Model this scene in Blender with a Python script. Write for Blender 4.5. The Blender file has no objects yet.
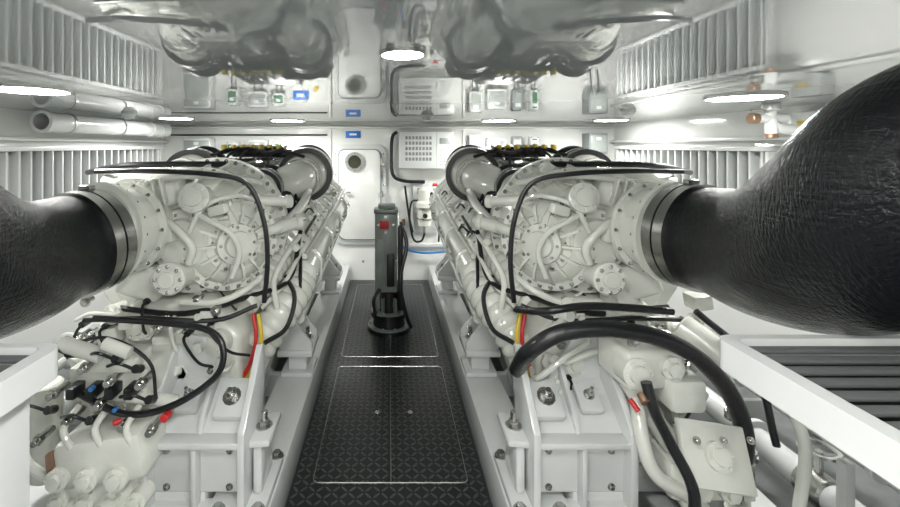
import bpy, bmesh, math, random
from mathutils import Vector, Matrix, Euler
random.seed(7)
C = bpy.context.scene.collection

# ---------------------------------------------------------------- materials
def mat(name, col, rough=.4, metal=0, ior=1.5, coat=0, emis=None, es=0, bump=None, var=0.0):
    m = bpy.data.materials.new(name); m.use_nodes = True
    nt = m.node_tree; b = nt.nodes['Principled BSDF']
    b.inputs['Base Color'].default_value = (*col, 1)
    b.inputs['Roughness'].default_value = rough
    b.inputs['Metallic'].default_value = metal
    b.inputs['IOR'].default_value = ior
    b.inputs['Coat Weight'].default_value = coat
    if emis:
        b.inputs['Emission Color'].default_value = (*emis, 1)
        b.inputs['Emission Strength'].default_value = es
    tc = nt.nodes.new('ShaderNodeTexCoord')
    if var:
        n = nt.nodes.new('ShaderNodeTexNoise'); n.inputs['Scale'].default_value = 6; n.inputs['Detail'].default_value = 6
        r = nt.nodes.new('ShaderNodeValToRGB')
        r.color_ramp.elements[0].position = .3; r.color_ramp.elements[1].position = .65
        r.color_ramp.elements[0].color = (*[c*(1-var) for c in col], 1)
        r.color_ramp.elements[1].color = (*col, 1)
        nt.links.new(tc.outputs['Object'], n.inputs['Vector'])
        nt.links.new(n.outputs['Fac'], r.inputs['Fac'])
        nt.links.new(r.outputs['Color'], b.inputs['Base Color'])
    if bump:
        sc, st = bump
        n = nt.nodes.new('ShaderNodeTexNoise'); n.inputs['Scale'].default_value = sc; n.inputs['Detail'].default_value = 4
        bp = nt.nodes.new('ShaderNodeBump'); bp.inputs['Strength'].default_value = st; bp.inputs['Distance'].default_value = .01
        nt.links.new(tc.outputs['Object'], n.inputs['Vector'])
        nt.links.new(n.outputs['Fac'], bp.inputs['Height'])
        nt.links.new(bp.outputs['Normal'], b.inputs['Normal'])
    return m

CREAM = mat('engine_paint', (.70, .715, .655), .17, coat=.8, bump=(45, .10), var=.14)
WHITEP = mat('white_enamel', (.60, .62, .61), .22, coat=.4, var=.05)
WALL = mat('wall_gloss_white', (.70, .71, .69), .12, coat=.3, var=.03)
CEIL = mat('ceiling_gloss', (.44, .47, .47), .008, ior=3.0)
BILGE = mat('bilge_paint', (.16, .17, .17), .4, var=.4)
BLACK = mat('black_plastic', (.009, .010, .011), .33)
RUBBER = mat('black_hose_rubber', (.009, .010, .011), .33, bump=(40, .3))
STEEL = mat('brushed_steel', (.50, .50, .48), .25, metal=1, bump=(90, .1))
DSTEEL = mat('grey_metal', (.36, .39, .37), .35, metal=.2, var=.2)
POST = mat('post_paint', (.25, .285, .265), .3, metal=.1, var=.2)
GREY = mat('grey_box', (.22, .24, .24), .5)
SLAT = mat('slat_grey', (.08, .085, .085), .45, ior=1.3)
BLUE = mat('blue_sign', (.02, .16, .55), .4)
BLUEH = mat('blue_hose', (.02, .16, .45), .4)
RED = mat('red_paint', (.5, .02, .02), .4)
YEL = mat('yellow_plastic', (.60, .45, .03), .4)
GREEN = mat('green_plastic', (.05, .16, .08), .4)
BRONZE = mat('bronze', (.30, .19, .13), .4, metal=.8)
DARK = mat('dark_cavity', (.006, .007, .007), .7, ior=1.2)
GLASS = mat('porthole_glass', (.05, .052, .035), .05)
LAMP = mat('lamp_diffuser', (1, 1, 1), .5, emis=(1, .985, .955), es=122)
SIGNW = mat('sign_white', (.7, .72, .75), .4)

def tread():
    m = bpy.data.materials.new('diamond_plate'); m.use_nodes = True
    nt = m.node_tree; N = nt.nodes; L = nt.links; b = N['Principled BSDF']
    tc = N.new('ShaderNodeTexCoord'); sp = N.new('ShaderNodeSeparateXYZ'); L.new(tc.outputs['Object'], sp.inputs[0])
    def M(op, a, bb=None, c=None):
        n = N.new('ShaderNodeMath'); n.operation = op
        for i, v in enumerate((a, bb, c)):
            if v is None: continue
            if isinstance(v, (int, float)): n.inputs[i].default_value = v
            else: L.new(v, n.inputs[i])
        return n.outputs[0]
    x = M('MULTIPLY', sp.outputs[0], 25); y = M('MULTIPLY', sp.outputs[1], 25)
    ix = M('FLOOR', x); iy = M('FLOOR', y)
    fx = M('SUBTRACT', M('SUBTRACT', x, ix), .5); fy = M('SUBTRACT', M('SUBTRACT', y, iy), .5)
    par = M('ABSOLUTE', M('MODULO', M('ADD', ix, iy), 2))
    sg = M('SUBTRACT', M('MULTIPLY', par, 2), 1)
    fy2 = M('MULTIPLY', fy, sg)
    a = M('ADD', fx, fy2); c = M('SUBTRACT', fx, fy2)
    v = M('SUBTRACT', 1, M('ADD', M('POWER', M('ABSOLUTE', M('DIVIDE', a, .74)), 2), M('POWER', M('ABSOLUTE', M('DIVIDE', c, .24)), 2)))
    h = M('MAXIMUM', M('MINIMUM', M('MULTIPLY', v, 2), 1), 0)
    bp = N.new('ShaderNodeBump'); bp.inputs['Strength'].default_value = 1; bp.inputs['Distance'].default_value = .007
    L.new(h, bp.inputs['Height']); L.new(bp.outputs['Normal'], b.inputs['Normal'])
    mx = N.new('ShaderNodeMixRGB'); mx.inputs[1].default_value = (.010, .012, .013, 1); mx.inputs[2].default_value = (.062, .070, .070, 1)
    L.new(h, mx.inputs[0]); L.new(mx.outputs[0], b.inputs['Base Color'])
    b.inputs['Roughness'].default_value = .30
    return m
TREAD = tread()

def hose_mat():
    m = bpy.data.materials.new('wrapped_exhaust_hose'); m.use_nodes = True
    nt = m.node_tree; N = nt.nodes; L = nt.links; b = N['Principled BSDF']
    tc = N.new('ShaderNodeTexCoord')
    def streak(scale, rot, s):
        mp = N.new('ShaderNodeMapping'); mp.inputs['Scale'].default_value = scale; mp.inputs['Rotation'].default_value = rot
        n = N.new('ShaderNodeTexNoise'); n.inputs['Scale'].default_value = s; n.inputs['Detail'].default_value = 6
        L.new(tc.outputs['Object'], mp.inputs[0]); L.new(mp.outputs[0], n.inputs['Vector']); return n
    n = streak((120, 4, 80), (.45, .2, .5), 1.2); n2 = streak((5, 120, 50), (.2, .6, -.4), 1.1)
    ad = N.new('ShaderNodeMath'); ad.operation = 'ADD'; L.new(n.outputs['Fac'], ad.inputs[0]); L.new(n2.outputs['Fac'], ad.inputs[1])
    bp = N.new('ShaderNodeBump'); bp.inputs['Strength'].default_value = .8; bp.inputs['Distance'].default_value = .007
    L.new(ad.outputs[0], bp.inputs['Height']); L.new(bp.outputs['Normal'], b.inputs['Normal'])
    b.inputs['Base Color'].default_value = (.005, .006, .0075, 1); b.inputs['Roughness'].default_value = .16
    b.inputs['IOR'].default_value = 1.36
    return m
HOSE = hose_mat()

# ---------------------------------------------------------------- mesh builder
def empty(name, loc=(0, 0, 0)):
    e = bpy.data.objects.new(name, None); e.location = loc; e.empty_display_size = .1
    C.objects.link(e); return e

def frame(axis):
    z = Vector(axis).normalized()
    t = Vector((0, 0, 1)) if abs(z.z) < .9 else Vector((0, 1, 0))
    x = t.cross(z).normalized(); y = z.cross(x)
    return x, y, z

class B:
    def __init__(s, name, m, parent=None, sx=1, slope=0, smooth=35):
        s.n, s.m, s.p, s.sx, s.sl, s.sm = name, m, parent, sx, slope, smooth
        s.v = []; s.f = []
    def add(s, vs, fs):
        o = len(s.v); s.v += [tuple(v) for v in vs]; s.f += [tuple(i+o for i in f) for f in fs]; return s
    def addbm(s, bm):
        bm.verts.index_update()
        s.add([v.co.copy() for v in bm.verts], [[v.index for v in f.verts] for f in bm.faces]); bm.free(); return s
    def box(s, c, size, rot=(0, 0, 0), bev=.008, seg=2):
        bm = bmesh.new(); bmesh.ops.create_cube(bm, size=1)
        for v in bm.verts: v.co = Vector((v.co.x*size[0], v.co.y*size[1], v.co.z*size[2]))
        bev = min(bev, min(size)*.45)
        if bev > 0: bmesh.ops.bevel(bm, geom=bm.edges[:], offset=bev, segments=seg, affect='EDGES', profile=.5)
        M = Matrix.Translation(c) @ Euler(rot).to_matrix().to_4x4()
        bmesh.ops.transform(bm, matrix=M, verts=bm.verts)
        return s.addbm(bm)
    def b2(s, x0, x1, y0, y1, z0, z1, bev=.008):
        return s.box(((x0+x1)/2, (y0+y1)/2, (z0+z1)/2), (abs(x1-x0), abs(y1-y0), abs(z1-z0)), bev=bev)
    def prism(s, poly, a0, a1, plane='xz', bev=.01, seg=2):
        bm = bmesh.new()
        def P(p, a):
            if plane == 'xz': return (p[0], a, p[1])
            if plane == 'xy': return (p[0], p[1], a)
            return (a, p[0], p[1])
        v0 = [bm.verts.new(P(p, a0)) for p in poly]; v1 = [bm.verts.new(P(p, a1)) for p in poly]
        bm.faces.new(v0); bm.faces.new(v1[::-1]); n = len(poly)
        for i in range(n): bm.faces.new((v0[i], v1[i], v1[(i+1) % n], v0[(i+1) % n]))
        if bev: bmesh.ops.bevel(bm, geom=bm.edges[:], offset=bev, segments=seg, affect='EDGES', profile=.5)
        return s.addbm(bm)
    def lathe(s, o, axis, prof, seg=32):
        x, y, z = frame(axis); o = Vector(o); vs = []; fs = []
        for r, h in prof:
            for i in range(seg):
                a = 2*math.pi*i/seg
                vs.append(o+z*h+(x*math.cos(a)+y*math.sin(a))*max(r, 1e-4))
        for k in range(len(prof)-1):
            for i in range(seg):
                j = (i+1) % seg
                fs.append((k*seg+i, k*seg+j, (k+1)*seg+j, (k+1)*seg+i))
        fs.append(tuple(range(seg))[::-1]); fs.append(tuple((len(prof)-1)*seg+i for i in range(seg)))
        return s.add(vs, fs)
    def cyl(s, p0, p1, r, r1=None, seg=20, ch=.12):
        r1 = r if r1 is None else r1
        p0 = Vector(p0); p1 = Vector(p1); L = (p1-p0).length; c = min(r*ch, L*.3)
        return s.lathe(p0, p1-p0, [(r-c, 0), (r, c), (r1, L-c), (r1-c, L)], seg)
    def ring(s, o, axis, ro, ri, t, seg=32):
        x, y, z = frame(axis); o = Vector(o); vs = []; fs = []
        for r, h in [(ri, 0), (ro, 0), (ro, t), (ri, t)]:
            for i in range(seg):
                a = 2*math.pi*i/seg; vs.append(o+z*h+(x*math.cos(a)+y*math.sin(a))*r)
        for k in range(4):
            for i in range(seg):
                j = (i+1) % seg; k2 = (k+1) % 4
                fs.append((k*seg+i, k*seg+j, k2*seg+j, k2*seg+i))
        return s.add(vs, fs)
    def bolt(s, p, axis, r=.012, h=.012):
        s.lathe(p, axis, [(r*1.5, -.004), (r*1.5, h*.25)], 12)
        return s.lathe(p, axis, [(r, 0), (r, h), (r*.8, h*1.15)], 6)
    def bolts(s, o, axis, R, n, r=.012, h=.012, a0=0, a1=2*math.pi):
        x, y, z = frame(axis); o = Vector(o)
        for i in range(n):
            a = a0+(a1-a0)*i/n
            s.bolt(o+(x*math.cos(a)+y*math.sin(a))*R, axis, r, h)
        return s
    def boss(s, p, axis, r, h, n=6):
        "flanged cover: stepped disc with a bolt circle"
        s.lathe(p, axis, [(r, -.06), (r, h*.5), (r*.92, h*.55), (r*.62, h*.6), (r*.58, h), (r*.3, h*1.05)], 24)
        x, y, z = frame(axis)
        return s.bolts(Vector(p)+z*h*.5, axis, r*.8, n, r*.09+.002, .008)
    def tube(s, pts, r, seg=12, sub=6, cor=0, ncor=0):
        P = [Vector(p) for p in pts]; R = list(r) if isinstance(r, (list, tuple)) else [r]*len(P)
        Q = []; RR = []
        if len(P) == 2: Q = P; RR = R
        else:
            E = [P[0]*2-P[1]]+P+[P[-1]*2-P[-2]]
            for i in range(len(P)-1):
                a, b_, c, d = E[i:i+4]
                for k in range(sub):
                    t = k/sub
                    Q.append(.5*((2*b_)+(c-a)*t+(2*a-5*b_+4*c-d)*t*t+(3*b_-a-3*c+d)*t**3)); RR.append(R[i]*(1-t)+R[i+1]*t)
            Q.append(P[-1]); RR.append(R[-1])
        if cor:
            Q2 = []; R2 = []; n = ncor*4
            for i in range(n+1):
                t = i/n*(len(Q)-1); k = min(int(t), len(Q)-2); u = t-k
                Q2.append(Q[k].lerp(Q[k+1], u)); R2.append((RR[k]*(1-u)+RR[k+1]*u)*(1+cor*[0, .8, 1, .8][i % 4]))
            Q, RR = Q2, R2
        T = [(Q[min(i+1, len(Q)-1)]-Q[max(i-1, 0)]).normalized() for i in range(len(Q))]
        x, y, z = frame(T[0]); vs = []; fs = []
        for i, q in enumerate(Q):
            x = (x-T[i]*x.dot(T[i])).normalized(); y = T[i].cross(x)
            for k in range(seg):
                a = 2*math.pi*k/seg; vs.append(q+(x*math.cos(a)+y*math.sin(a))*RR[i])
        for i in range(len(Q)-1):
            for k in range(seg):
                j = (k+1) % seg; fs.append((i*seg+k, i*seg+j, (i+1)*seg+j, (i+1)*seg+k))
        fs.append(tuple(range(seg))[::-1]); fs.append(tuple((len(Q)-1)*seg+k for k in range(seg)))
        return s.add(vs, fs)
    def done(s):
        me = bpy.data.meshes.new(s.n)
        vs = [(v[0]*s.sx, v[1], v[2]+s.sl*(v[1]-2.2)) for v in s.v]
        me.from_pydata(vs, [], s.f); me.update()
        bm = bmesh.new(); bm.from_mesh(me); bmesh.ops.recalc_face_normals(bm, faces=bm.faces); bm.to_mesh(me); bm.free()
        me.shade_smooth(); me.set_sharp_from_angle(angle=math.radians(s.sm))
        me.materials.append(s.m)
        o = bpy.data.objects.new(s.n, me); C.objects.link(o)
        if s.p: o.parent = s.p
        return o

# ---------------------------------------------------------------- room
H = 1.98; XW = 2.86; YF = 5.40; YB = -1.2
B('floor', BILGE).b2(-XW, XW, YB, YF, -.12, -.01, bev=0).done()
B('ceiling', CEIL).b2(-XW-.1, XW+.1, YB-.1, YF+.1, H, H+.1, bev=0).done()
B('wall_left', WALL).b2(-XW-.1, -XW, YB-.1, YF+.1, -.12, H, bev=0).done()
B('wall_right', WALL).b2(XW, XW+.1, YB-.1, YF+.1, -.12, H, bev=0).done()
B('wall_far', WALL).b2(-XW, XW, YF, YF+.1, -.12, H, bev=0).done()
B('wall_back', WALL).b2(-XW, XW, YB-.1, YB, -.12, H, bev=0).done()
B('walkway_tread_plate', TREAD).b2(-.488, .488, .2, YF-.02, -.01, .004, bev=0).done()
def hatch(y0, y1, x0=-.385, x1=.40):
    e = empty('floor_hatch')
    b = B('hatch_seam', STEEL, e); t = .003; z = .0045
    def rr(xa, xb, ya, yb, r=.03):
        pts = []
        for cx, cy, a in ((xb-r, yb-r, 0), (xa+r, yb-r, 90), (xa+r, ya+r, 180), (xb-r, ya+r, 270)):
            for k in range(5):
                an = math.radians(a+k*22.5); pts.append((cx+r*math.cos(an), cy+r*math.sin(an), z))
        pts.append(pts[0])
        for p, q in zip(pts[:-1], pts[1:]): b.tube([p, q], t, seg=6)
    rr(x0, x1, y0, y1)
    b.tube([(.01, y0, z), (.01, y1, z)], t, seg=6); b.done()
    l = B('latches', STEEL, e)
    for x in (-.075, .135): l.cyl((x, (y0+y1)/2, .002), (x, (y0+y1)/2, .009), .018)
    l.done()
hatch(2.14, 3.27); hatch(3.42, 5.2)
for sx in (1, -1):
    g = empty('engine_bed_girder')
    B('web', WHITEP, g, sx).b2(.492, .72, .3, YF-.02, -.01, .20, bev=.012).done()
    B('outer_web', WHITEP, g, sx).b2(1.42, 1.62, .3, YF-.02, -.01, .20, bev=.012).done()
    b = B('cross_frames', WHITEP, g, sx)
    for y in (1.3, 2.1, 2.9, 3.7, 4.5): b.b2(.70, 1.44, y, y+.05, -.01, .14, bev=.005)
    b.done()

# side walls
for sx in (1, -1):
    e = empty('louvre_panel')
    y0, y1 = (3.1, 5.1) if sx > 0 else (2.6, 5.1)
    B('backing', GREY, e, sx).b2(2.845, 2.857, y0, y1, 1.12, 1.67, bev=0).done()
    b = B('slats', WHITEP, e, sx); y = y0+.04
    while y < y1-.02:
        b.box((2.79, y, 1.40), (.11, .014, .52), rot=(0, 0, .3), bev=.002); y += .105
    b.done()
    f = B('frame', WHITEP, e, sx)
    f.b2(2.72, 2.857, y0-.03, y1+.03, 1.66, 1.70); f.b2(2.72, 2.857, y0-.03, y1+.03, 1.10, 1.14)
    f.b2(2.74, 2.857, y0-.03, y0, 1.14, 1.66); f.b2(2.74, 2.857, y1, y1+.03, 1.14, 1.66); f.done()
    t = B('trim_side', WALL, None, sx)
    t.b2(2.80, 2.86, .2, YF-.01, 1.74, 1.77); t.done()
    p = B('wall_panel_seams', WALL, None, sx)
    for yy in (1.2, 2.3): p.b2(2.835, 2.86, yy, yy+1.0, 1.0, 1.72, bev=.006)
    p.done()
    e = empty('bilge_pipe_run')
    k = B('pipes', WHITEP, e, sx)
    for x, z, r in ((1.82, .25, .06), (2.0, .42, .045), (2.2, .3, .08), (1.75, .55, .03)):
        k.cyl((x, .9, z), (x, 5.2, z), r)
        for y in (1.5, 2.1, 2.9, 3.9): k.ring((x, y, z), (0, 1, 0), r*1.5, r*.9, .025)
    for y in (1.6, 2.6, 3.6): k.b2(1.7, 2.35, y, y+.04, -.01, .14); k.b2(1.72, 1.76, y, y+.04, 0, .5)
    k.tube([(2.0, 1.5, .42), (2.0, 1.35, .6), (2.2, 1.35, .8), (2.6, 1.4, .85), (2.82, 1.4, .85)], .05, 16)
    k.done()
    k = B('pipe_valves', STEEL, e, sx)
    for x, y, z in ((1.82, 1.8, .25), (2.0, 2.0, .42)): k.cyl((x, y-.06, z), (x, y+.06, z), .07); k.cyl((x, y, z), (x, y, z+.16), .015); k.ring((x, y, z+.16), (0, 0, 1), .07, .055, .012)
    k.done()
    k = B('hoses', RUBBER, e, sx)
    k.tube([(1.5, 1.45, .12), (1.62, 1.4, .3), (1.8, 1.35, .38), (2.1, 1.5, .6), (2.4, 1.8, .7)], .03, 12)
    k.tube([(1.66, 1.2, .05), (1.66, 2.0, .08), (1.7, 3, .06), (1.7, 5, .05)], .02, 10); k.done()

# far wall
e = empty('door_1')
def rrect(x0, x1, z0, z1, r, n=6):
    pts = []
    for cx, cz, a in ((x1-r, z1-r, 0), (x0+r, z1-r, 90), (x0+r, z0+r, 180), (x1-r, z0+r, 270)):
        for k in range(n+1):
            an = math.radians(a+90*k/n); pts.append((cx+r*math.cos(an), cz+r*math.sin(an)))
    return pts
B('frame', WHITEP, e).prism(rrect(-.70, -.04, .46, 1.72, .11), YF-.03, YF, bev=.006).done()
B('gasket', GREY, e).prism(rrect(-.645, -.095, .515, 1.665, .085), YF-.036, YF-.02, bev=.002).done()
B('leaf', WALL, e).prism(rrect(-.63, -.11, .53, 1.65, .08), YF-.06, YF-.03, bev=.01).done()
b = B('frame_bolts', STEEL, e)
for i in range(9):
    z = .56+i*.13
    for x in (-.672, -.068): b.bolt((x, YF-.03, z), (0, -1, 0), .007, .006)
b.done()
b = B('porthole_ring', DSTEEL, e); b.ring((-.43, YF-.082, 1.50), (0, 1, 0), .125, .085, .03); b.done()
b = B('porthole_bolts', STEEL, e); b.ring((-.43, YF-.088, 1.50), (0, 1, 0), .092, .08, .02); b.bolts((-.43, YF-.082, 1.5), (0, -1, 0), .108, 8, .006, .006); b.done()
B('porthole_glass', GLASS, e).cyl((-.43, YF-.07, 1.5), (-.43, YF-.064, 1.5), .088).done()
b = B('hinges_and_dogs', STEEL, e)
for z in (.7, 1.1, 1.5): b.cyl((-.09, YF-.07, z-.04), (-.09, YF-.07, z+.04), .016)
b.tube([(-.57, YF-.05, 1.12), (-.57, YF-.1, 1.12), (-.48, YF-.1, 1.12)], .011, sub=3)
b.b2(-.58, -.5, YF-.066, YF-.055, .92, 1.02, bev=.003); b.done()
fb = B('trim_far', WALL)
fb.b2(-1.9, -.74, YF-.04, YF, .44, .50); fb.b2(-.02, 1.9, YF-.04, YF, .42, .47); fb.b2(-.76, -.73, YF-.03, YF, .45, 1.9)
fb.b2(.93, .96, YF-.03, YF, .0, 1.9); fb.b2(-2.8, 2.8, YF-.04, YF, 1.92, 1.95); fb.done()
e = empty('ventilation_unit')
b = B('cabinet', WHITEP, e); b.b2(.12, .80, YF-.20, YF-.001, 1.42, 1.88, bev=.02); b.done()
b = B('grille', GREY, e)
for i in range(8):
    for j in range(5): b.b2(.20+i*.042, .228+i*.042, YF-.204, YF-.19, 1.52+j*.065, 1.56+j*.065, bev=.002)
b.done()
b = B('panel_lines', DSTEEL, e); b.b2(.58, .585, YF-.203, YF-.19, 1.43, 1.87, bev=0); b.b2(.62, .75, YF-.206, YF-.19, 1.72, 1.80, bev=.003)
for i in range(6): b.b2(.62, .76, YF-.204, YF-.19, 1.47+i*.035, 1.48+i*.035, bev=.001)
b.done()
for (xa, xb, za, zb) in ((-.55, -.36, 1.80, 1.89), (-1.22, -1.02, 1.56, 1.67)):
    e = empty('warning_sign'); B('plate', BLUE, e).b2(xa, xb, YF-.012, YF-.002, za, zb, bev=.002).done()
    B('lettering', SIGNW, e).b2(xa+.05, xb-.05, YF-.014, YF-.010, za+.035, zb-.03, bev=.001).done()
e = empty('wall_label'); B('plate', YEL, e).b2(-.95, -.90, YF-.012, YF-.002, 1.5, 1.57, bev=.002).done()
def ebox(x0, x1, z0, z1, m, name='junction_box', d=.12):
    e = empty(name); Y = YF-.003
    B('case', WHITEP if m is GREEN else m, e).b2(x0, x1, Y-d, Y, z0, z1, bev=.01).done()
    k = B('cover', GREEN if m is GREEN else DSTEEL, e); k.b2(x0+.02, x1-.02, Y-d-.006, Y-d+.01, z0+.03, z1-.03, bev=.004)
    for x in (x0+.012, x1-.012):
        for z in (z0+.012, z1-.012): k.bolt((x, Y-d, z), (0, -1, 0), .005, .004)
    k.done()
    k = B('indicator', SIGNW, e); k.b2((x0+x1)/2-.03, (x0+x1)/2+.03, Y-d-.01, Y-d, z1-.09, z1-.05, bev=.002); k.done()
    g = B('cable_glands', BLACK, e)
    for i in range(2):
        x = x0+(x1-x0)*(.3+.4*i); g.cyl((x, Y-d/2, z0-.03), (x, Y-d/2, z0+.01), .012); g.tube([(x, Y-d/2, z0-.02), (x, Y-d/2, z0-.15), (x+.02, Y-.03, z0-.3)], .007, 8, 4)
    g.done()
ebox(-2.02, -1.88, 1.55, 1.75, GREEN); ebox(-1.76, -1.52, 1.58, 1.78, WHITEP); ebox(-1.45, -1.30, 1.6, 1.76, GREEN); ebox(-2.55, -2.2, 1.35, 1.8, WHITEP, 'electrical_cabinet', .16)
ebox(1.00, 1.16, 1.58, 1.84, WHITEP); ebox(1.22, 1.46, 1.55, 1.80, WHITEP); ebox(1.54, 1.66, 1.56, 1.82, GREY); ebox(1.76, 1.86, 1.56, 1.82, GREEN)
ebox(2.45, 2.68, 1.60, 1.86, GREY, 'electrical_cabinet', .2)
e = empty('electrical_conduit')
b = B('conduits', BLACK, e)
b.tube([(-2.75, YF-.03, 1.84), (-1.4, YF-.03, 1.84), (-.78, YF-.03, 1.84)], .010, 8, 3); b.done()
e = empty('supply_hose')
b = B('hose', BLACK, e)
b.tube([(.10, YF-.05, 1.88), (.04, YF-.05, 1.8), (.03, YF-.05, 1.5), (.06, YF-.06, 1.32), (.2, YF-.07, 1.26), (.45, YF-.07, 1.25)], .022, 10, 6); b.done()
e = empty('fuel_water_separator')
b = B('bracket', WHITEP, e); b.b2(.30, .58, YF-.04, YF-.001, .60, 1.24); b.done()
b = B('bowl', CREAM, e)
b.lathe((.44, YF-.15, .70), (0, 0, 1), [(.03, 0), (.08, .02), (.09, .08), (.09, .22), (.11, .24), (.11, .30), (.08, .33), (.08, .46), (.05, .50)], 24)
b.cyl((.36, YF-.15, 1.03), (.52, YF-.15, 1.03), .03); b.b2(.35, .53, YF-.12, YF-.03, .93, 1.0); b.done()
b = B('clear_bowl', STEEL, e); b.ring((.44, YF-.15, .93), (0, 0, 1), .118, .1, .02); b.ring((.44, YF-.15, .80), (0, 0, 1), .1, .085, .015); b.cyl((.44, YF-.15, .62), (.44, YF-.15, .70), .02); b.cyl((.38, YF-.15, 1.1), (.38, YF-.15, 1.18), .03); b.done()
b = B('gauge', BLACK, e); b.cyl((.52, YF-.2, 1.10), (.52, YF-.16, 1.10), .035); b.cyl((.44, YF-.245, .85), (.44, YF-.235, .85), .03); b.done()
b = B('valves', RED, e); b.cyl((.54, YF-.14, 1.22), (.60, YF-.14, 1.22), .02); b.done()
b = B('lines', BLACK, e); b.tube([(.44, YF-.15, .62), (.40, YF-.12, .52), (.30, YF-.1, .55), (.24, YF-.08, .9), (.2, YF-.06, 1.2)], .014, 8)
b.tube([(.36, YF-.15, 1.03), (.28, YF-.12, 1.0), (.26, YF-.08, .8), (.3, YF-.08, .62)], .012, 8); b.tube([(.52, YF-.15, 1.03), (.62, YF-.12, 1.0), (.64, YF-.08, .8), (.62, YF-.08, .5)], .012, 8); b.done()
e = empty('water_hose'); B('hose', BLUEH, e).tube([(.18, YF-.04, .72), (.15, YF-.05, .5), (.22, YF-.05, .40), (.45, YF-.07, .36), (.75, YF-.07, .38)], .014, 10).done()
B('fitting', BRONZE, e).cyl((.18, YF-.04, .70), (.18, YF-.04, .78), .025).done()

e = empty('wall_pipe_run')
b = B('pipes', WHITEP, e)
b.ring((-2.62, 3.22, 1.885), (0, 1, 0), .078, .062, 1.75)
b.ring((-2.62, 3.20, 1.885), (0, 1, 0), .085, .062, .05)
b.ring((-2.62, 4.6, 1.885), (0, 1, 0), .088, .06, .04); b.ring((-2.62, 4.8, 1.885), (0, 1, 0), .088, .06, .04)
b.done()
B('pipe_bore', DARK, e).cyl((-2.62, 3.35, 1.885), (-2.62, 4.9, 1.885), .061).done()
b = B('clamps', STEEL, e)
for y in (3.45, 4.1): b.ring((-2.62, y, 1.885), (0, 1, 0), .083, .07, .025); b.b2(-2.86, -2.69, y, y+.025, 1.875, 1.895, bev=.002)
b.done()
x, y, w = 2.5, 2.78, 1
e = empty('ceiling_valve_manifold')
b = B('pipes', WHITEP, e); b.cyl((x, y, H), (x, y, H-.05), .05); b.tube([(x, y, H-.03), (x, y, H-.12), (x+.08, y, H-.17), (x+.34, y, H-.17)], .032, 16); b.cyl((x-.1, y, H-.10), (x+.1, y, H-.10), .03); b.cyl((x, y, H-.2), (x, y, H-.10), .035); b.done()
b = B('valve', BRONZE, e); b.cyl((x-.14, y, H-.10), (x-.09, y, H-.10), .035); b.cyl((x, y, H-.23), (x, y, H-.2), .035); b.done()
B('handle', STEEL, e).box((x-.12, y-.04, H-.05), (.1, .02, .012)).done()
e = empty('control_box'); B('case', WHITEP, e).b2(2.76, 2.858, 2.72, 2.92, 1.79, 1.93).done(); B('label', YEL, e).b2(2.752, 2.762, 2.8, 2.87, 1.84, 1.87, bev=.001).done()
for x, y in ((-2.2, 3.6), (1.85, 3.3), (.35, 3.9)):
    e = empty('smoke_detector')
    B('body', WHITEP, e).lathe((x, y, H), (0, 0, -1), [(.06, 0), (.06, .015), (.045, .03), (.04, .045), (.02, .05)], 24).done()
for x, y, r in ((.04, 1.26, .062), (-1.76, 2.08, .16), (2.0, 2.4, .17), (-1.1, 4.6, .17), (1.19, 4.6, .17), (2.35, 4.5, .16), (-2.1, 4.2, .15),
                (0, -.4, .17), (-1.5, -.6, .16), (1.5, -.6, .16), (0, .45, .13)):  # this row: unseen fill lamps, added to brighten the engine fronts
    e = empty('ceiling_or_fill_lamp')
    B('diffuser', LAMP, e).lathe((x, y, H+.001), (0, 0, -1), [(r, 0), (r, .006), (r*.9, .011), (.0, .012)], 32).done()
    B('bezel', STEEL if r < .1 else WHITEP, e).ring((x, y, H-.012), (0, 0, 1), r*1.1, r, .013).done()

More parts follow.
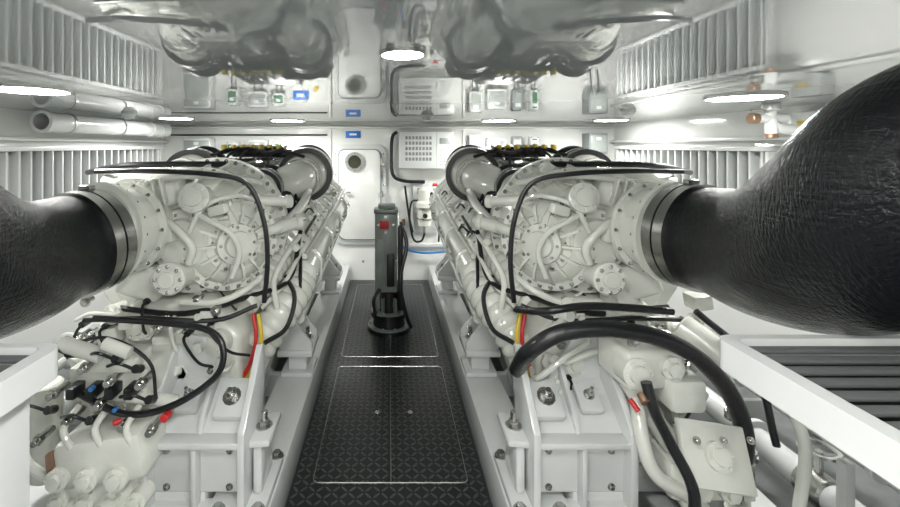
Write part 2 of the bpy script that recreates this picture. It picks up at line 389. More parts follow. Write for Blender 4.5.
# ---------------------------------------------------------------- engines
def engine(sx):
    E = empty('marine_diesel_engine'); S = .08
    def b(n, m=CREAM, sl=S): return B(n, m, E, sx, sl)
    k = b('crankcase')
    k.prism([(.80, .06), (1.28, .06), (1.40, .45), (1.44, .8), (1.2, 1.05), (.9, 1.05), (.66, .8), (.70, .45)], 2.35, 4.55, bev=.03)
    for i in range(9):
        y = 2.5+i*.24; k.prism([(.62, .80), (.80, .08), (.86, .08), (.80, .9)], y, y+.03, bev=.006)
    k.done()
    for side in (0, 1):
        def X(x): return x if side == 0 else 2.10-x
        k = b('cylinder_bank')
        k.prism([(X(.92), .72), (X(.66), .66), (X(.52), .86), (X(.66), 1.20), (X(.74), 1.25), (X(1.0), 1.05)], 2.42, 4.5, bev=.025)
        k.done()
        k = b('valve_covers')
        for i in range(8):
            y = 2.47+i*.255
            k.prism([(X(.60), .94), (X(.475), 1.03), (X(.49), 1.08), (X(.66), 1.25), (X(.72), 1.24), (X(.74), 1.1)], y, y+.235, bev=.025, seg=3)
            k.prism([(X(.53), 1.11), (X(.57), 1.08), (X(.66), 1.20), (X(.62), 1.235)], y+.05, y+.18, bev=.012)
        k.done()
        k = b('long_cover')
        k.prism([(X(.60), .72), (X(.49), .76), (X(.425), .86), (X(.42), .96), (X(.46), 1.015), (X(.54), 1.03), (X(.66), .95)], 2.45, 4.52, bev=.022, seg=3)
        for i in range(4): k.prism([(X(.60), .70), (X(.48), .74), (X(.415), .85), (X(.41), .97), (X(.455), 1.028), (X(.54), 1.042), (X(.66), .95)], 2.62+i*.52, 2.65+i*.52, bev=.006)
        k.done()
        k = b('long_manifold')
        k.tube([(X(.52), 2.45, .69), (X(.52), 4.5, .69)], .035, 14)
        k.tube([(X(.665), 2.45, 1.31), (X(.665), 4.5, 1.31)], .030, 12)
        k.tube([(X(.475), 2.40, 1.06), (X(.475), 4.5, 1.06)], .014, 10)
        k.done()
        k = b('fuel_rail', BLACK); k.tube([(X(.60), 2.42, 1.245), (X(.60), 4.5, 1.245)], .018, 8); k.tube([(X(.71), 2.42, 1.34), (X(.71), 4.5, 1.33)], .026, 8)
        for i in range(24):
            y = 2.5+i*.085; k.tube([(X(.71), y, 1.34), (X(.65), y+.02, 1.345), (X(.60), y, 1.245)], .014, 6, 3)
        k.done()
        k = b('injector_caps', STEEL)
        for i in range(16):
            y = 2.53+i*.1275; k.cyl((X(.62), y, 1.19), (X(.59), y, 1.24), .018)
            k.bolt((X(.515), y, 1.095), (-.7 if side == 0 else .7, 0, .7), .009, .012)
            k.bolt((X(.421), y, .91), (-1 if side == 0 else 1, 0, .1), .007, .008)
        k.done()
    k = b('charge_air_cooler')
    k.prism([(.80, 1.05), (1.30, 1.05), (1.32, 1.34), (1.22, 1.45), (.88, 1.45), (.78, 1.34)], 2.75, 4.3, bev=.03)
    for i in range(10): k.b2(.84, 1.26, 2.85+i*.15, 2.88+i*.15, 1.44, 1.465, bev=.004)
    k.b2(.9, 1.2, 3.0, 3.5, 1.45, 1.50, bev=.02); k.done()
    k = b('top_cover')
    k.prism([(.84, 1.40), (1.34, 1.40), (1.32, 1.52), (1.27, 1.545), (.93, 1.545), (.86, 1.50)], 2.42, 3.05, bev=.02, seg=3)
    k.done()
    k = b('top_cover_vents', DARK)
    for i in range(6): k.b2(.98+i*.045, 1.0+i*.045, 2.50, 2.66, 1.54, 1.547, bev=.001)
    for i in range(7): k.b2(.94, 1.26, 2.74+i*.04, 2.755+i*.04, 1.54, 1.547, bev=.001)
    k.done()
    k = b('bolt_set', STEEL)
    for i in range(14):
        for x in (.86, 1.24): k.bolt((x, 2.82+i*.11, 1.45), (0, 0, 1), .008, .01)
    for x in (.95, 1.25):
        for y in (2.45, 2.7, 3.02): k.bolt((x, y, 1.545), (0, 0, 1), .01, .01)
    k.done()
    for (cx, cy, cz, r) in ((.64, 3.25, 1.40, .20), (1.46, 3.15, 1.40, .20), (.82, 2.72, 1.38, .13)):
        k = b('air_filter', BLACK)
        pr = [(r*.7, 0), (r, .0), (r*1.02, .03)]
        for i in range(18): pr += [(r*(1.0 if i % 2 else .96), .04+i*.013)]
        pr += [(r*1.02, .29), (r*.9, .32), (r*.3, .33)]
        k.lathe((cx, cy, cz), (.12, 1, 0), pr, 40)
        k.ring((cx, cy+.01, cz), (-.12, -1, 0), r*1.02, r*.84, .05, 40); k.done()
        k = b('filter_cap')
        k.lathe((cx, cy+.02, cz), (-.12, -1, 0), [(r*.84, 0), (r*.84, .04), (r*.8, .07), (r*.72, .11), (r*.55, .15), (r*.5, .2)], 40)
        d = 1 if cx < 1.05 else -1
        k.tube([(cx, cy-.12, cz), (cx+.03*d, cy-.25, cz-.01), (cx+.12*d, cy-.36, cz-.05), (cx+.27*d, cy-.40, cz-.12)], [r*.62, r*.66, r*.62, r*.5], 24)
        k.ring((cx, cy-.13, cz), (0, -1, 0), r*.75, r*.5, .025); k.done()
        k = b('clamp', STEEL); k.ring((cx, cy+.05, cz), (.12, 1, 0), r*1.035, r*.98, .014); k.ring((cx, cy-.17, cz), (0, -1, 0), r*.70, r*.6, .018); k.done()
    k = b('control_units', BLACK)
    for i in range(4): k.b2(.86+i*.1, .94+i*.1, 3.35, 3.6, 1.52, 1.60, bev=.01)
    k.b2(.80, 1.3, 3.7, 3.95, 1.48, 1.55, bev=.01)
    for i in range(7): k.cyl((.84+i*.07, 3.33, 1.57), (.84+i*.07, 3.27, 1.57), .018)
    for i in range(5):
        x = .82+i*.1; k.tube([(x, 3.3, 1.57), (x-.02, 3.2, 1.60), (x+.05, 3.1, 1.56), (x+.02, 2.95, 1.50)], .010, 8, 5)
    k.tube([(.62, 3.1, 1.55), (.75, 3.0, 1.60), (.9, 3.1, 1.58), (1.1, 3.25, 1.60), (1.3, 3.1, 1.56)], .012, 8)
    k.done()
    k = b('connector_tags', YEL)
    for i in range(7): k.b2(.83+i*.07, .86+i*.07, 3.24, 3.30, 1.59, 1.625, bev=.004)
    k.done()
    # ---- flywheel / bell housing (near end)
    O = (.97, 2.42, 1.24)
    k = b('bell_housing', sl=0)
    k.lathe(O, (0, -1, 0), [(.30, -.12), (.375, -.1), (.375, -.02), (.395, -.02), (.395, .025), (.352, .03), (.335, .11), (.32, .17), (.35, .175), (.35, .205), (.30, .21), (.27, .27), (.235, .31), (.225, .34), (.25, .345), (.25, .365), (.17, .375), (.16, .40), (.12, .405), (.11, .44), (.04, .45)], 64)
    def ribs(n, prof, inn, off, th=.008, O=O):
        for i in range(n):
            a = 2*math.pi*i/n+off; ca, sa = math.cos(a), math.sin(a)
            P = [Vector((O[0]+ca*r, O[1]-h, O[2]+sa*r)) for r, h in prof]
            Q = [Vector((O[0]+ca*r, O[1]-h, O[2]+sa*r)) for r, h in inn]
            t = Vector((-sa, 0, ca))*th; vs = []; fs = []
            for p, q in zip(P, Q): vs += [p+t, p-t, q-t, q+t]
            for j in range(len(P)-1):
                a0 = j*4
                for m_ in range(4): fs.append((a0+m_, a0+(m_+1) % 4, a0+4+(m_+1) % 4, a0+4+m_))
            fs.append((0, 1, 2, 3)); e_ = 4*(len(P)-1); fs.append((e_, e_+1, e_+2, e_+3)); k.add(vs, fs)
    ribs(26, ((.39, .02), (.365, .09), (.348, .18)), ((.33, .02), (.32, .09), (.30, .18)), .1)
    ribs(18, ((.345, .20), (.31, .27), (.248, .35)), ((.29, .20), (.25, .27), (.21, .35)), .2)
    k.lathe((1.25, 2.35, 1.34), (-.05, -1, 0), [(.18, 0), (.25, .03), (.255, .1), (.22, .13), (.24, .16), (.24, .19), (.20, .21), (.205, .3)], 40)
    # inboard-facing domed cover with arc flange
    dc = Vector((.80, 2.14, 1.22)); da = Vector((-.62, -.78, .05)).normalized()
    k.lathe(dc-da*.06, da, [(.2, 0), (.215, .06), (.235, .062), (.235, .09), (.20, .095), (.185, .12), (.14, .145), (.135, .13), (.10, .135), (.095, .17), (.065, .175), (.06, .20), (.03, .205)], 48)
    x_, y_, z_ = frame(da)
    for i in range(14):
        a = i*2*math.pi/14; u = x_*math.cos(a)+y_*math.sin(a); w_ = x_*-math.sin(a)+y_*math.cos(a)
        p = [dc+da*.035+u*.21, dc+da*.085+u*.185, dc+da*.105+u*.14, dc+da*.105+u*.10]; q = [dc+da*.0+u*.16, dc+da*.05+u*.15, dc+da*.06+u*.12, dc+da*.06+u*.09]
        vs = []; fs = []
        for pp, qq in zip(p, q): vs += [pp+w_*.006, pp-w_*.006, qq-w_*.006, qq+w_*.006]
        for j in range(3):
            for m_ in range(4): fs.append((j*4+m_, j*4+(m_+1) % 4, j*4+4+(m_+1) % 4, j*4+4+m_))
        fs += [(0, 1, 2, 3), (12, 13, 14, 15)]; k.add(vs, fs)
    k.box((1.13, 2.08, 1.47), (.24, .24, .12), (.1, .2, -.25), .03, 4)
    for i in range(5): k.box((1.05+i*.04, 2.0+i*.006, 1.50-i*.008), (.010, .16, .12), (.1, .2, -.25), .003)
    k.box((1.16, 2.06, 1.07), (.20, .22, .16), (0, -.3, -.1), .03, 4)
    k.cyl((.97, 2.1, 1.08), (.96, 1.86, 1.12), .055); k.cyl((.96, 1.88, 1.12), (.96, 1.84, 1.12), .072)
    k.cyl((.96, 1.85, 1.12), (.96, 1.82, 1.12), .035)
    k.boss((.90, 1.97, 1.46), (-.1, -1, .2), .07, .04, 8); k.boss((1.10, 1.97, 1.22), (.0, -1, 0), .06, .04, 8)
    k.tube([(.92, 1.99, 1.40), (.84, 1.96, 1.36), (.74, 1.97, 1.30), (.70, 1.99, 1.20), (.74, 2.0, 1.08)], .013, 10)
    k.tube([(1.06, 1.98, 1.36), (.98, 1.94, 1.33), (.90, 1.94, 1.24), (.92, 1.95, 1.16)], .018, 12)
    k.box((.80, 1.995, 1.40), (.09, .05, .05), (0, .3, .2), .01); k.box((1.02, 1.96, 1.30), (.07, .06, .09), (0, .2, .1), .012)
    k.done()
    k = b('housing_bolts', STEEL, 0); k.bolts((O[0], O[1]-.025, O[2]), (0, -1, 0), .378, 44, .008, .014)
    k.bolts((O[0], O[1]-.205, O[2]), (0, -1, 0), .333, 36, .008, .012)
    k.bolts((.96, 1.84, 1.12), (0, -1, 0), .056, 8, .006, .007)
    k.bolts(dc+da*.03, da, .220, 26, .008, .012); k.bolts(dc+da*.075, da, .115, 10, .006, .01); k.bolts(dc+da*.115, da, .08, 8, .005, .01)
    k.bolts((O[0], O[1]-.365, O[2]), (0, -1, 0), .225, 20, .009, .012); k.bolts((O[0], O[1]-.40, O[2]), (0, -1, 0), .135, 10, .007, .01); k.done()
    k = b('casting_details', sl=0); ks = b('fittings', STEEL, 0); kb = b('sensor_cables', BLACK, 0)
    rnd = random.Random(11 if sx > 0 else 23)
    for i in range(72):
        a = rnd.uniform(0, 6.28); r = rnd.uniform(.18, .37); h = .37-max(0, r-.2)*1.75
        x, z = O[0]+r*math.cos(a), O[2]+r*math.sin(a); y = O[1]-h; t = i % 8
        if t == 0: k.cyl((x, y+.1, z), (x+rnd.uniform(-.02, .02), y-.03, z), rnd.uniform(.010, .022))
        elif t in (1, 2): k.box((x, y, z), (rnd.uniform(.03, .09), .07, rnd.uniform(.02, .05)), (rnd.uniform(-.3, .3), rnd.uniform(-1, 1), 0), .007)
        elif t == 3: k.boss((x, y-.005, z), (rnd.uniform(-.3, .3), -1, rnd.uniform(-.3, .3)), rnd.uniform(.025, .04), .03, 5)
        elif t in (4, 5): ks.cyl((x, y+.04, z), (x, y-.03, z), .009); ks.bolt((x, y-.01, z), (0, -1, 0), .012, .014)
        elif t == 6:
            x2, z2 = x+rnd.uniform(-.12, .12), z+rnd.uniform(-.12, .12)
            k.tube([(x, y+.05, z), (x, y-.035, z), ((x+x2)/2, y-.045, (z+z2)/2+.02), (x2, y-.03, z2), (x2, y+.1, z2)], .007, 8, 5)
        else:
            x2, z2 = x+rnd.uniform(-.1, .1), z-rnd.uniform(.08, .2)
            kb.cyl((x, y, z), (x, y-.03, z), .011); kb.tube([(x, y-.02, z), (x, y-.045, z-.02), (x2, y-.03, z2), (x2+.03, y+.08, z2-.03)], .005, 6, 5)
    for i in range(80):
        x = rnd.uniform(.72, 1.45); z = rnd.uniform(.2, 1.0); y = 1.995; t = i % 7
        if t == 0: k.boss((x, y-.02, z), (rnd.uniform(-.2, .2), -1, rnd.uniform(0, .3)), rnd.uniform(.03, .06), .035, 6)
        elif t == 1: k.box((x, y-.02, z), (rnd.uniform(.04, .12), .09, rnd.uniform(.03, .08)), (0, rnd.uniform(-.4, .4), 0), .010)
        elif t in (2, 3): ks.cyl((x, y+.02, z), (x, y-.05, z), .011); ks.bolt((x, y-.03, z), (0, -1, 0), .016, .016)
        elif t == 4:
            x2, z2 = x+rnd.uniform(-.25, .25), z+rnd.uniform(-.2, .2)
            k.tube([(x, y, z), (x, y-.06, z), ((x+x2)/2, y-.09, (z+z2)/2+.03), (x2, y-.06, z2), (x2, y+.02, z2)], rnd.choice((.009, .014)), 8, 5)
        elif t == 5: k.cyl((x, y, z), (x+rnd.uniform(-.03, .03), y-.07, z+.02), rnd.uniform(.015, .03)); k.cyl((x, y-.03, z), (x, y-.045, z), .04, seg=6)
        else:
            x2 = x+rnd.uniform(-.2, .2)
            kb.cyl((x, y, z), (x, y-.05, z), .015); kb.tube([(x, y-.04, z), (x, y-.08, z-.02), ((x+x2)/2, y-.07, z-.12), (x2, y-.03, z-.16)], .007, 6, 5)
    for i in range(26):
        y = rnd.uniform(2.3, 4.0); dz = S*(y-2.2); u = rnd.random(); x = .50+u*.2; z = 1.10+u*.2+dz; t = i % 3
        if t == 0: k.box((x, y, z+.01), (.04, .06, .03), (0, -.8, 0), .008)
        elif t == 1: k.tube([(x+.02, y, z-.02), (x-.02, y, z+.03), (x-.03, y+.08, z+.02), (x+.01, y+.14, z)], .008, 8, 4)
        else: kb.tube([(x, y, z), (x-.03, y, z+.03), (x-.04, y+.12, z-.02), (x, y+.2, z+.01)], .006, 6, 4)
    for i in range(12):
        x = rnd.uniform(.85, 1.3); y = rnd.uniform(2.2, 2.5); z = 1.5
        k.tube([(x, y, z-.1), (x, y, z+.03), (x+rnd.uniform(-.1, .1), y+.1, z+.05), (x+rnd.uniform(-.1, .1), y+.2, z-.05)], rnd.choice((.010, .018)), 8, 4)
    k.tube([(.70, 2.2, 1.42), (.74, 2.05, 1.46), (.86, 1.98, 1.42), (.92, 1.95, 1.3)], .012, 10)
    k.tube([(.60, 2.1, 1.08), (.68, 2.0, 1.02), (.80, 1.96, .98), (.96, 1.96, .98)], .015, 10)
    k.tube([(1.2, 2.05, 1.5), (1.05, 1.98, 1.55), (.85, 2.05, 1.56), (.7, 2.3, 1.5)], .02, 10)
    k.done(); ks.done(); kb.done()
    F = Vector((1.225, 1.79, 1.33)); ax = Vector((.25, -1, .0)).normalized()
    k = b('exhaust_outlet', sl=0)
    k.tube([(1.20, 2.3, 1.34), (1.19, 2.05, 1.34), F-ax*.10, F], [.15, .165, .185, .195], 40); k.ring(F-ax*.03, ax, .218, .15, .022, 48)
    k.ring(F-ax*.16, ax, .205, .15, .02, 48); k.done()
    k = b('outlet_bolts', STEEL, 0); k.bolts(F-ax*.03, -ax, .207, 18, .006, .012); k.bolts(F-ax*.14, ax, .195, 14, .006, .012); k.done()
    k = b('coolant_pipes', sl=0)
    k.tube([(.56, 2.95, 1.38), (.54, 2.6, 1.33), (.58, 2.3, 1.27), (.68, 2.15, 1.25)], .028, 14)
    k.cyl((.50, 2.35, 1.28), (.70, 2.22, 1.24), .035); k.cyl((.49, 2.36, 1.28), (.52, 2.34, 1.28), .045)
    k.cyl((.54, 2.3, 1.40), (.76, 2.2, 1.42), .028); k.cyl((.53, 2.31, 1.40), (.56, 2.29, 1.40), .036)
    k.tube([(.52, 2.5, 1.18), (.55, 2.32, 1.12), (.6, 2.22, 1.0), (.58, 2.2, .86)], .016, 10)
    k.tube([(.50, 2.55, 1.12), (.52, 2.36, 1.05), (.57, 2.26, .95), (.66, 2.2, .86)], .012, 10)
    k.tube([(1.3, 2.3, 1.46), (1.2, 2.2, 1.54), (1.0, 2.2, 1.56), (.8, 2.5, 1.52)], .03, 14)
    k.cyl((1.25, 2.3, 1.5), (1.55, 2.35, 1.48), .07); k.cyl((1.4, 2.2, 1.2), (1.55, 2.5, 1.2), .11)
    k.done()
    k = b('bellows_pipe', sl=0)
    k.tube([(.52, 2.62, .98), (.52, 2.45, .90), (.58, 2.28, .80), (.68, 2.18, .66)], [.075, .085, .085, .08], 24, 8, cor=.16, ncor=11); k.done()
    k = b('bellows_pipe', sl=0)
    k.tube([(.60, 2.5, 1.08), (.66, 2.3, 1.0), (.74, 2.15, .9)], [.06, .07, .07], 24, 8, cor=.14, ncor=8); k.done()
    k = b('wiring_harness', BLACK, 0)
    k.tube([(1.38, 2.0, 1.58), (1.1, 1.95, 1.585), (.85, 1.98, 1.57), (.68, 2.03, 1.52), (.60, 2.03, 1.35), (.58, 2.03, 1.15), (.60, 2.04, .95)], .012, 10)
    k.tube([(1.7, 2.4, 1.55), (1.35, 2.2, 1.6), (.95, 2.35, 1.60), (.8, 2.7, 1.58)], .016, 10)
    k.tube([(.56, 2.3, 1.0), (.50, 2.25, .9), (.52, 2.15, .78), (.6, 2.05, .75)], .012, 8)
    k.tube([(.52, 2.5, 1.2), (.54, 2.3, .98), (.7, 2.12, .95), (.95, 1.98, .92), (1.3, 1.98, .95)], .013, 8)
    k.tube([(.62, 2.0, .95), (.8, 1.95, .9), (1.1, 1.9, .93), (1.4, 1.95, .9)], .011, 8)
    k.tube([(.50, 2.9, 1.22), (.53, 2.6, 1.12), (.5, 2.4, 1.02), (.48, 2.3, .8)], .01, 8)
    k.done()
    for n_, m_, dx in (('yellow_lead', YEL, 0), ('red_lead', RED, .025)):
        k = b(n_, m_, 0); k.tube([(.64+dx, 2.08, .88), (.62+dx, 2.06, .76), (.66+dx, 2.05, .62), (.76+dx, 2.04, .5)], .010, 8); k.done()
    k = b('gearbox_case', sl=0)
    k.prism([(.74, .2), (1.34, .2), (1.42, .5), (1.38, .84), (1.2, .97), (.85, .97), (.70, .8), (.70, .45)], 2.005, 2.5, bev=.035, seg=3)
    for x in (.82, .95, 1.08, 1.21, 1.3): k.prism([(1.945, .25), (2.02, .25), (2.02, .9), (1.975, .85)], x, x+.014, 'yz', bev=.003)
    k.lathe((1.05, 2.02, .42), (0, -1, 0), [(.2, 0), (.2, .05), (.17, .07), (.15, .12), (.09, .14), (.08, .2)], 40)
    k.lathe((1.24, 2.02, .70), (0, -1, 0), [(.1, 0), (.1, .06), (.07, .08), (.05, .12)], 28)
    k.done()
    k = b('gearbox_bolts', STEEL, 0); k.bolts((1.05, 1.97, .42), (0, -1, 0), .185, 16, .009, .012); k.bolts((1.24, 1.96, .70), (0, -1, 0), .085, 8, .007, .01); k.done()
    k = b('engine_feet', WHITEP, 0)
    for y in (2.75, 4.3):
        for yy in (y, y+.2): k.prism([(.50, .38), (.70, .38), (.86, .62), (.86, .75), (.66, .62), (.50, .42)], yy, yy+.03, bev=.004)
        k.b2(.495, .72, y-.02, y+.25, .34, .38); k.b2(.50, .70, y, y+.23, .2, .23); k.b2(.54, .66, y+.04, y+.19, .23, .34)
    k.done()
    k = b('foot_studs', STEEL, 0)
    for y in (2.80, 2.93, 4.35, 4.48): k.cyl((.56, y, .38), (.56, y, .46), .014); k.bolt((.56, y, .385), (0, 0, 1), .025, .025)
    k.done()
    # ---- gearbox mount bracket
    k = b('mount_bracket', WHITEP, 0)
    k.prism([(1.76, .26), (1.96, .26), (1.96, .64), (1.76, .50)], .60, .99, 'yz', bev=.014, seg=3)
    for x in (.58, .97): k.prism([(1.70, .18), (1.985, .24), (1.985, .78), (1.95, .79), (1.70, .545)], x, x+.03, 'yz', bev=.006)
    k.prism([(.58, .57), (.72, .60), (.84, .82), (1.0, .84), (1.0, .4), (.58, .4)], 1.955, 1.98, bev=.006)
    k.b2(.60, .98, 1.705, 1.78, .19, .23); k.b2(.60, .98, 1.705, 1.78, .475, .505); k.prism([(1.71, .22), (1.78, .22), (1.78, .49), (1.71, .49)], .78, .80, 'yz', bev=.004)
    k.prism([(1.76, .50), (1.96, .64), (1.96, .72), (1.78, .56)], .775, .795, 'yz', bev=.004)
    k.box((.68, 1.85, .59), (.13, .15, .05), (.60, 0, 0), .012); k.box((.87, 1.86, .595), (.10, .12, .04), (.60, 0, 0), .012)
    k.b2(.50, .735, 1.68, 2.04, .20, .235); k.b2(.53, .575, 1.78, 1.95, .235, .44, bev=.02); k.box((.545, 1.86, .46), (.10, .2, .03), (0, .1, 0), .01)
    k.b2(.76, 1.0, 1.76, 1.99, .12, .27, bev=.02)
    k.done()
    k = b('mount_studs', STEEL, 0)
    nx = Vector((0, -.55, .83))
    for x, y, z, r in ((.68, 1.843, .613, .026), (.87, 1.853, .615, .015)):
        k.bolt((x, y, z), nx, r, .03); k.cyl(Vector((x, y, z)), Vector((x, y, z))+nx*.06, r*.5)
    for y in (1.71, 2.01): k.bolt((.53, y, .235), (0, 0, 1), .02, .02); k.bolt((.69, y, .235), (0, 0, 1), .02, .02)
    k.cyl((.545, 1.86, .47), (.545, 1.86, .54), .014); k.bolt((.545, 1.86, .475), (0, 0, 1), .024, .025)
    for x in (.66, .92): k.bolt((x, 1.76, .44), (0, -1, 0), .010, .012); k.bolt((x, 1.76, .29), (0, -1, 0), .010, .012)
    k.done()
    return E

def right_pumps(E):
    def b(n, m=CREAM): return B(n, m, E)
    k = b('pump_body'); k.box((1.06, 1.80, .80), (.26, .22, .16), (0, 0, .1), .03, 3); k.box((1.17, 1.72, .72), (.14, .14, .13), (0, 0, 0), .02)
    k.boss((.98, 1.69, .80), (0, -1, .1), .06, .04, 6); k.boss((1.12, 1.69, .82), (0, -1, .1), .045, .04, 6); k.cyl((1.0, 1.78, .72), (1.15, 1.72, .48), .04)
    k.cyl((1.3, 1.9, .9), (1.42, 1.75, .8), .06)
    k.tube([(1.02, 1.75, .66), (1.0, 1.68, .55), (1.04, 1.66, .42), (1.16, 1.66, .34)], .028, 14)
    k.tube([(1.4, 1.85, .9), (1.5, 1.7, .8), (1.56, 1.6, .6), (1.54, 1.6, .3)], .02, 12)
    k.done()
    k = b('cover_plate'); k.box((1.24, 1.62, .52), (.26, .03, .22), (-.5, .15, 0), .008); k.b2(1.1, 1.36, 1.66, 1.9, .30, .46, bev=.03)
    k.boss((1.2, 1.655, .38), (0, -1, .1), .055, .04, 6); k.boss((1.32, 1.655, .36), (0, -1, .1), .04, .04, 6)
    k.cyl((1.2, 1.7, .30), (1.2, 1.6, .26), .05); k.cyl((1.34, 1.7, .22), (1.5, 1.6, .22), .05)
    k.boss((1.24, 1.60, .53), (0, -.88, .47), .05, .03, 6); k.done()
    k = b('plate_bolts', STEEL)
    for x in (1.14, 1.24, 1.34):
        for dz in (-.08, .08): k.bolt((x, 1.605-dz*.4, .53+dz), (0, -.88, .47), .009, .01)
    for x, z in ((1.13, .9), (1.0, .9), (1.2, .8), (1.4, .6), (1.48, .42)): k.cyl((x, 1.75, z-.02), (x, 1.73, z+.04), .018); k.lathe((x, 1.74, z), (0, -.2, 1), [(.026, 0), (.026, .02)], 6)
    k.cyl((1.46, 1.6, .16), (1.46, 1.66, .16), .03); k.done()
    k = b('large_hose', RUBBER)
    k.tube([(.57, 1.90, .70), (.575, 1.74, .86), (.70, 1.70, .955), (.92, 1.70, .965), (1.16, 1.70, .90), (1.34, 1.70, .745), (1.42, 1.70, .56), (1.41, 1.70, .40)], .033, 18, 8); k.done()
    k = b('hose_fitting', STEEL); k.cyl((1.41, 1.70, .45), (1.41, 1.70, .36), .042); k.cyl((1.41, 1.70, .36), (1.41, 1.70, .22), .03); k.lathe((1.41, 1.7, .34), (0, 0, -1), [(.045, 0), (.045, .03)], 6); k.done()
    k = b('small_hoses', RUBBER)
    k.tube([(.98, 1.62, .80), (1.0, 1.6, .70), (1.06, 1.6, .58), (1.12, 1.56, .42), (1.10, 1.56, .2)], .020, 12)
    k.tube([(1.9, 1.5, .2), (1.7, 1.52, .12), (1.5, 1.55, .1), (1.3, 1.6, .2)], .03, 12)
    k.tube([(.6, 2.0, .93), (.66, 1.8, 1.0), (.85, 1.78, 1.03), (1.2, 1.8, 1.0)], .016, 12)
    k.tube([(1.3, 1.8, 1.0), (1.5, 1.75, .8), (1.55, 1.7, .5)], .014, 10)
    k.done()
    k = b('sensor_red', RED); k.cyl((.95, 1.68, .70), (.97, 1.65, .67), .010); k.done()
    k = b('sensor_brass', BRONZE)
    for i in range(5): k.cyl((1.16+i*.03, 1.62, .20), (1.16+i*.03, 1.60, .24), .014)
    k.cyl((.97, 1.63, .75), (.97, 1.6, .73), .02); k.done()

def left_valves(E):
    def b(n, m=CREAM): return B(n, m, E, -1)
    k = b('valve_block'); k.b2(.98, 1.3, 1.72, 1.95, .66, .80, bev=.015); k.b2(1.0, 1.2, 1.68, 1.8, .80, .86, bev=.01)
    k.box((1.1, 1.70, .50), (.34, .2, .18), (0, .15, 0), .03); k.b2(1.0, 1.3, 1.66, 1.9, .24, .40, bev=.03)
    for i in range(3): k.boss((1.02+i*.11, 1.60, .45), (0, -1, .1), .042, .04, 5)
    for i in range(4): k.boss((.98+i*.10, 1.655, .32), (0, -1, .1), .038, .03, 5)
    k.cyl((1.05, 1.7, .30), (1.02, 1.58, .24), .05); k.cyl((1.22, 1.7, .30), (1.22, 1.58, .26), .04); k.cyl((.9, 1.8, .62), (1.05, 1.7, .70), .025)
    k.cyl((1.45, 1.8, .3), (1.45, 1.8, .7), .06)
    for i in range(3): k.tube([(1.0+i*.12, 1.7, .66), (1.0+i*.12, 1.62, .62), (.96+i*.12, 1.62, .54), (.98+i*.12, 1.68, .5)], .013, 10)
    k.tube([(1.35, 1.8, .85), (1.45, 1.7, .75), (1.42, 1.65, .5), (1.3, 1.65, .4)], .018, 10)
    k.cyl((1.12, 1.66, .88), (1.28, 1.66, .93), .03); k.cyl((1.0, 1.64, .90), (1.1, 1.64, .94), .024)
    k.done()
    k = b('solenoids', BLACK)
    for i in range(4): k.b2(1.0+i*.075, 1.035+i*.075, 1.65, 1.72, .71, .755, bev=.006)
    for x, z in ((.93, .70), (1.06, .86), (1.16, .62), (1.24, .88), (.98, .82), (1.32, .66)): k.cyl((x, 1.68, z), (x, 1.64, z+.02), .016); k.tube([(x, 1.66, z), (x+.05, 1.62, z+.05), (x+.12, 1.66, z+.02)], .006, 8)
    k.tube([(1.26, 1.7, .72), (1.04, 1.66, .655), (.86, 1.66, .68), (.70, 1.70, .77), (.67, 1.72, .87), (.74, 1.75, .94), (.95, 1.78, .96), (1.25, 1.8, .97)], .013, 10)
    k.tube([(1.3, 1.7, .9), (1.1, 1.66, .95), (.95, 1.68, .85), (.92, 1.68, .7)], .007, 8); k.done()
    k = b('chrome_fittings', STEEL)
    for x, z in ((.96, .78), (1.08, .79), (1.18, .84), (1.02, .62), (1.3, .74), (1.12, .70), (1.24, .64), (.92, .60), (1.36, .56)):
        k.cyl((x, 1.72, z), (x, 1.62, z), .014); k.lathe((x, 1.66, z), (0, -1, 0), [(.02, 0), (.02, .02)], 6)
    k.done()
    k = b('blue_connectors', BLUEH); k.cyl((1.14, 1.64, .77), (1.14, 1.62, .77), .009); k.cyl((1.05, 1.64, .69), (1.05, 1.62, .69), .008); k.done()
    k = b('red_cap', RED); k.cyl((.86, 1.66, .655), (.86, 1.62, .66), .015); k.cyl((1.02, 1.62, .655), (1.04, 1.60, .655), .010); k.done()
    k = b('brass_fitting', BRONZE); k.cyl((1.32, 1.66, .5), (1.28, 1.62, .46), .02); k.done()

Er = engine(1); right_pumps(Er)
El = engine(-1); left_valves(El)

def exhaust(pts, rad):
    e = empty('exhaust_hose')
    B('hose', HOSE, e, smooth=60).tube(pts, rad, 64, 12).done()
    k = B('hose_clamps', STEEL, e)
    P = Vector(pts[0]); d = (Vector(pts[1])-P).normalized()
    for t in (.002, .055): k.ring(P+d*t, d, rad[0]+.014, rad[0]-.01, .044, 56)
    k.box(P+d*.04+Vector((0, 0, rad[0]+.02)), (.05, .04, .025)); k.done()
exhaust([(1.232, 1.785, 1.33), (1.27, 1.63, 1.335), (1.25, 1.42, 1.345), (1.17, 1.17, 1.42), (1.11, .97, 1.53), (1.11, .80, 1.665), (1.3, .64, 1.73), (1.7, .55, 1.74), (2.3, .5, 1.7), (2.86, .5, 1.6)],
        [.200, .203, .213, .222, .225, .225, .22, .2, .2, .2])
exhaust([(-1.232, 1.785, 1.31), (-1.27, 1.63, 1.30), (-1.25, 1.42, 1.30), (-1.18, 1.14, 1.38), (-1.15, .92, 1.52), (-1.25, .72, 1.68), (-1.6, .58, 1.74), (-2.3, .5, 1.7), (-2.86, .5, 1.6)],
        [.200, .203, .21, .220, .220, .215, .2, .2, .2])

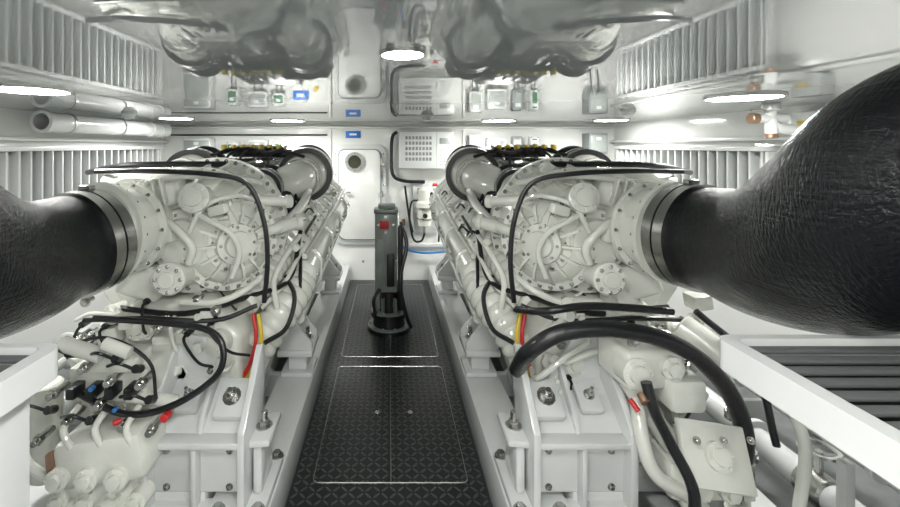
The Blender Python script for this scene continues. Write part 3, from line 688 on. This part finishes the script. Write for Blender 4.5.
def tray(sx, z, cabx, caby):
    e = empty('slatted_cabinet')
    x0, x1, y0, y1 = .784, 1.75, .12, 1.03
    k = B('rim', WHITEP, e, sx)
    out = rrect(x0, x1, y0, y1, .035, 5); inn = rrect(x0+.036, x1-.045, y0+.045, y1-.022, .02, 5); n = len(out)
    vs = [(*p, z) for p in out]+[(*p, z) for p in inn]+[(*p, z-.07) for p in out]+[(*p, z-.07) for p in inn]
    fs = []
    for i in range(n):
        j = (i+1) % n
        fs += [(i, j, n+j, n+i), (2*n+i, 2*n+j, j, i), (n+i, n+j, 3*n+j, 3*n+i), (2*n+i, 3*n+i, 3*n+j, 2*n+j)]
    k.add(vs, fs); k.done()
    k = B('slats', SLAT, e, sx)
    y = y1-.05
    while y > y0+.06: k.box(((x0+x1)/2, y, z-.014), (x1-x0-.078, .022, .010), (.15, 0, 0), .004); y -= .045
    k.done()
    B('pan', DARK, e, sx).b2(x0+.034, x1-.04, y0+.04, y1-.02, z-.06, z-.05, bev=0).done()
    B('cabinet', WHITEP, e, sx).b2(cabx, x1-.03, y0+.03, caby, -.01, z-.076, bev=.01).done()
tray(1, 1.243, 1.05, .6); tray(-1, 1.222, .84, 1.0)

e = empty('lifting_post'); px, py = .0, 3.97
k = B('base', BLACK, e); k.lathe((px, py, .004), (0, 0, 1), [(.2, 0), (.2, .03), (.15, .04), (.14, .12), (.17, .13), (.17, .16), (.1, .17)], 40)
k.cyl((px, py, .15), (px, py, .42), .085); k.b2(px+.08, px+.13, py-.12, py-.02, .2, .98, bev=.02)
k.tube([(px+.1, py-.05, 1.0), (px+.16, py-.1, .8), (px+.10, py-.16, .5), (px+.15, py-.15, .2), (px+.2, py-.1, .05)], .018, 10); k.tube([(px-.08, py-.1, .4), (px-.14, py-.12, .3), (px-.12, py-.1, .15)], .016, 10)
k.b2(px-.02, px+.05, py-.12, py-.09, .42, .72, bev=.01); k.done()
k = B('base_flanges', POST, e); k.ring((px, py, .036), (0, 0, 1), .195, .15, .01); k.ring((px, py, .166), (0, 0, 1), .165, .1, .01); k.bolts((px, py, .046), (0, 0, 1), .175, 10, .012, .014); k.bolts((px, py, .176), (0, 0, 1), .14, 10, .01, .012)
for a in range(6): k.box((px+.11*math.cos(a*1.047), py+.11*math.sin(a*1.047), .24), (.05, .012, .14), (0, 0, a*1.047), .003)
k.done()
k = B('column', POST, e); k.b2(px-.13, px+.075, py-.09, py+.09, .36, 1.08, bev=.012); k.b2(px-.14, px+.085, py-.10, py+.10, 1.08, 1.12, bev=.01); k.b2(px-.10, px+.06, py-.07, py+.07, 1.12, 1.16, bev=.01)
k.b2(px-.12, px-.05, py-.105, py-.088, .45, .85, bev=.004); k.done()
k = B('guide', STEEL, e); k.b2(px+.08, px+.1, py-.1, py-.07, .5, 1.1, bev=.004); k.bolts((px-.03, py-.09, .98), (0, -1, 0), .07, 4, .008, .008); k.bolts((px-.085, py-.105, .65), (0, -1, 0), .15, 2, .007, .008); k.done()
B('label', RED, e).b2(px-.085, px-.0, py-.094, py-.088, .94, 1.02, bev=.001).done()

w = bpy.data.worlds.new('World'); bpy.context.scene.world = w; w.use_nodes = True
w.node_tree.nodes['Background'].inputs[0].default_value = (.8, .9, 1, 1); w.node_tree.nodes['Background'].inputs[1].default_value = .1
try:
    bpy.context.scene.view_settings.view_transform = 'Standard'
except Exception: pass
cam = bpy.data.cameras.new('camera'); co = bpy.data.objects.new('camera', cam); C.objects.link(co)
cam.sensor_width = 36; cam.lens = 17.0; cam.clip_start = .05
cam.shift_x = 61/900; cam.shift_y = -107.5/900
co.location = (0, 0, 1.7); co.rotation_euler = (math.pi/2, 0, 0)
bpy.context.scene.camera = co
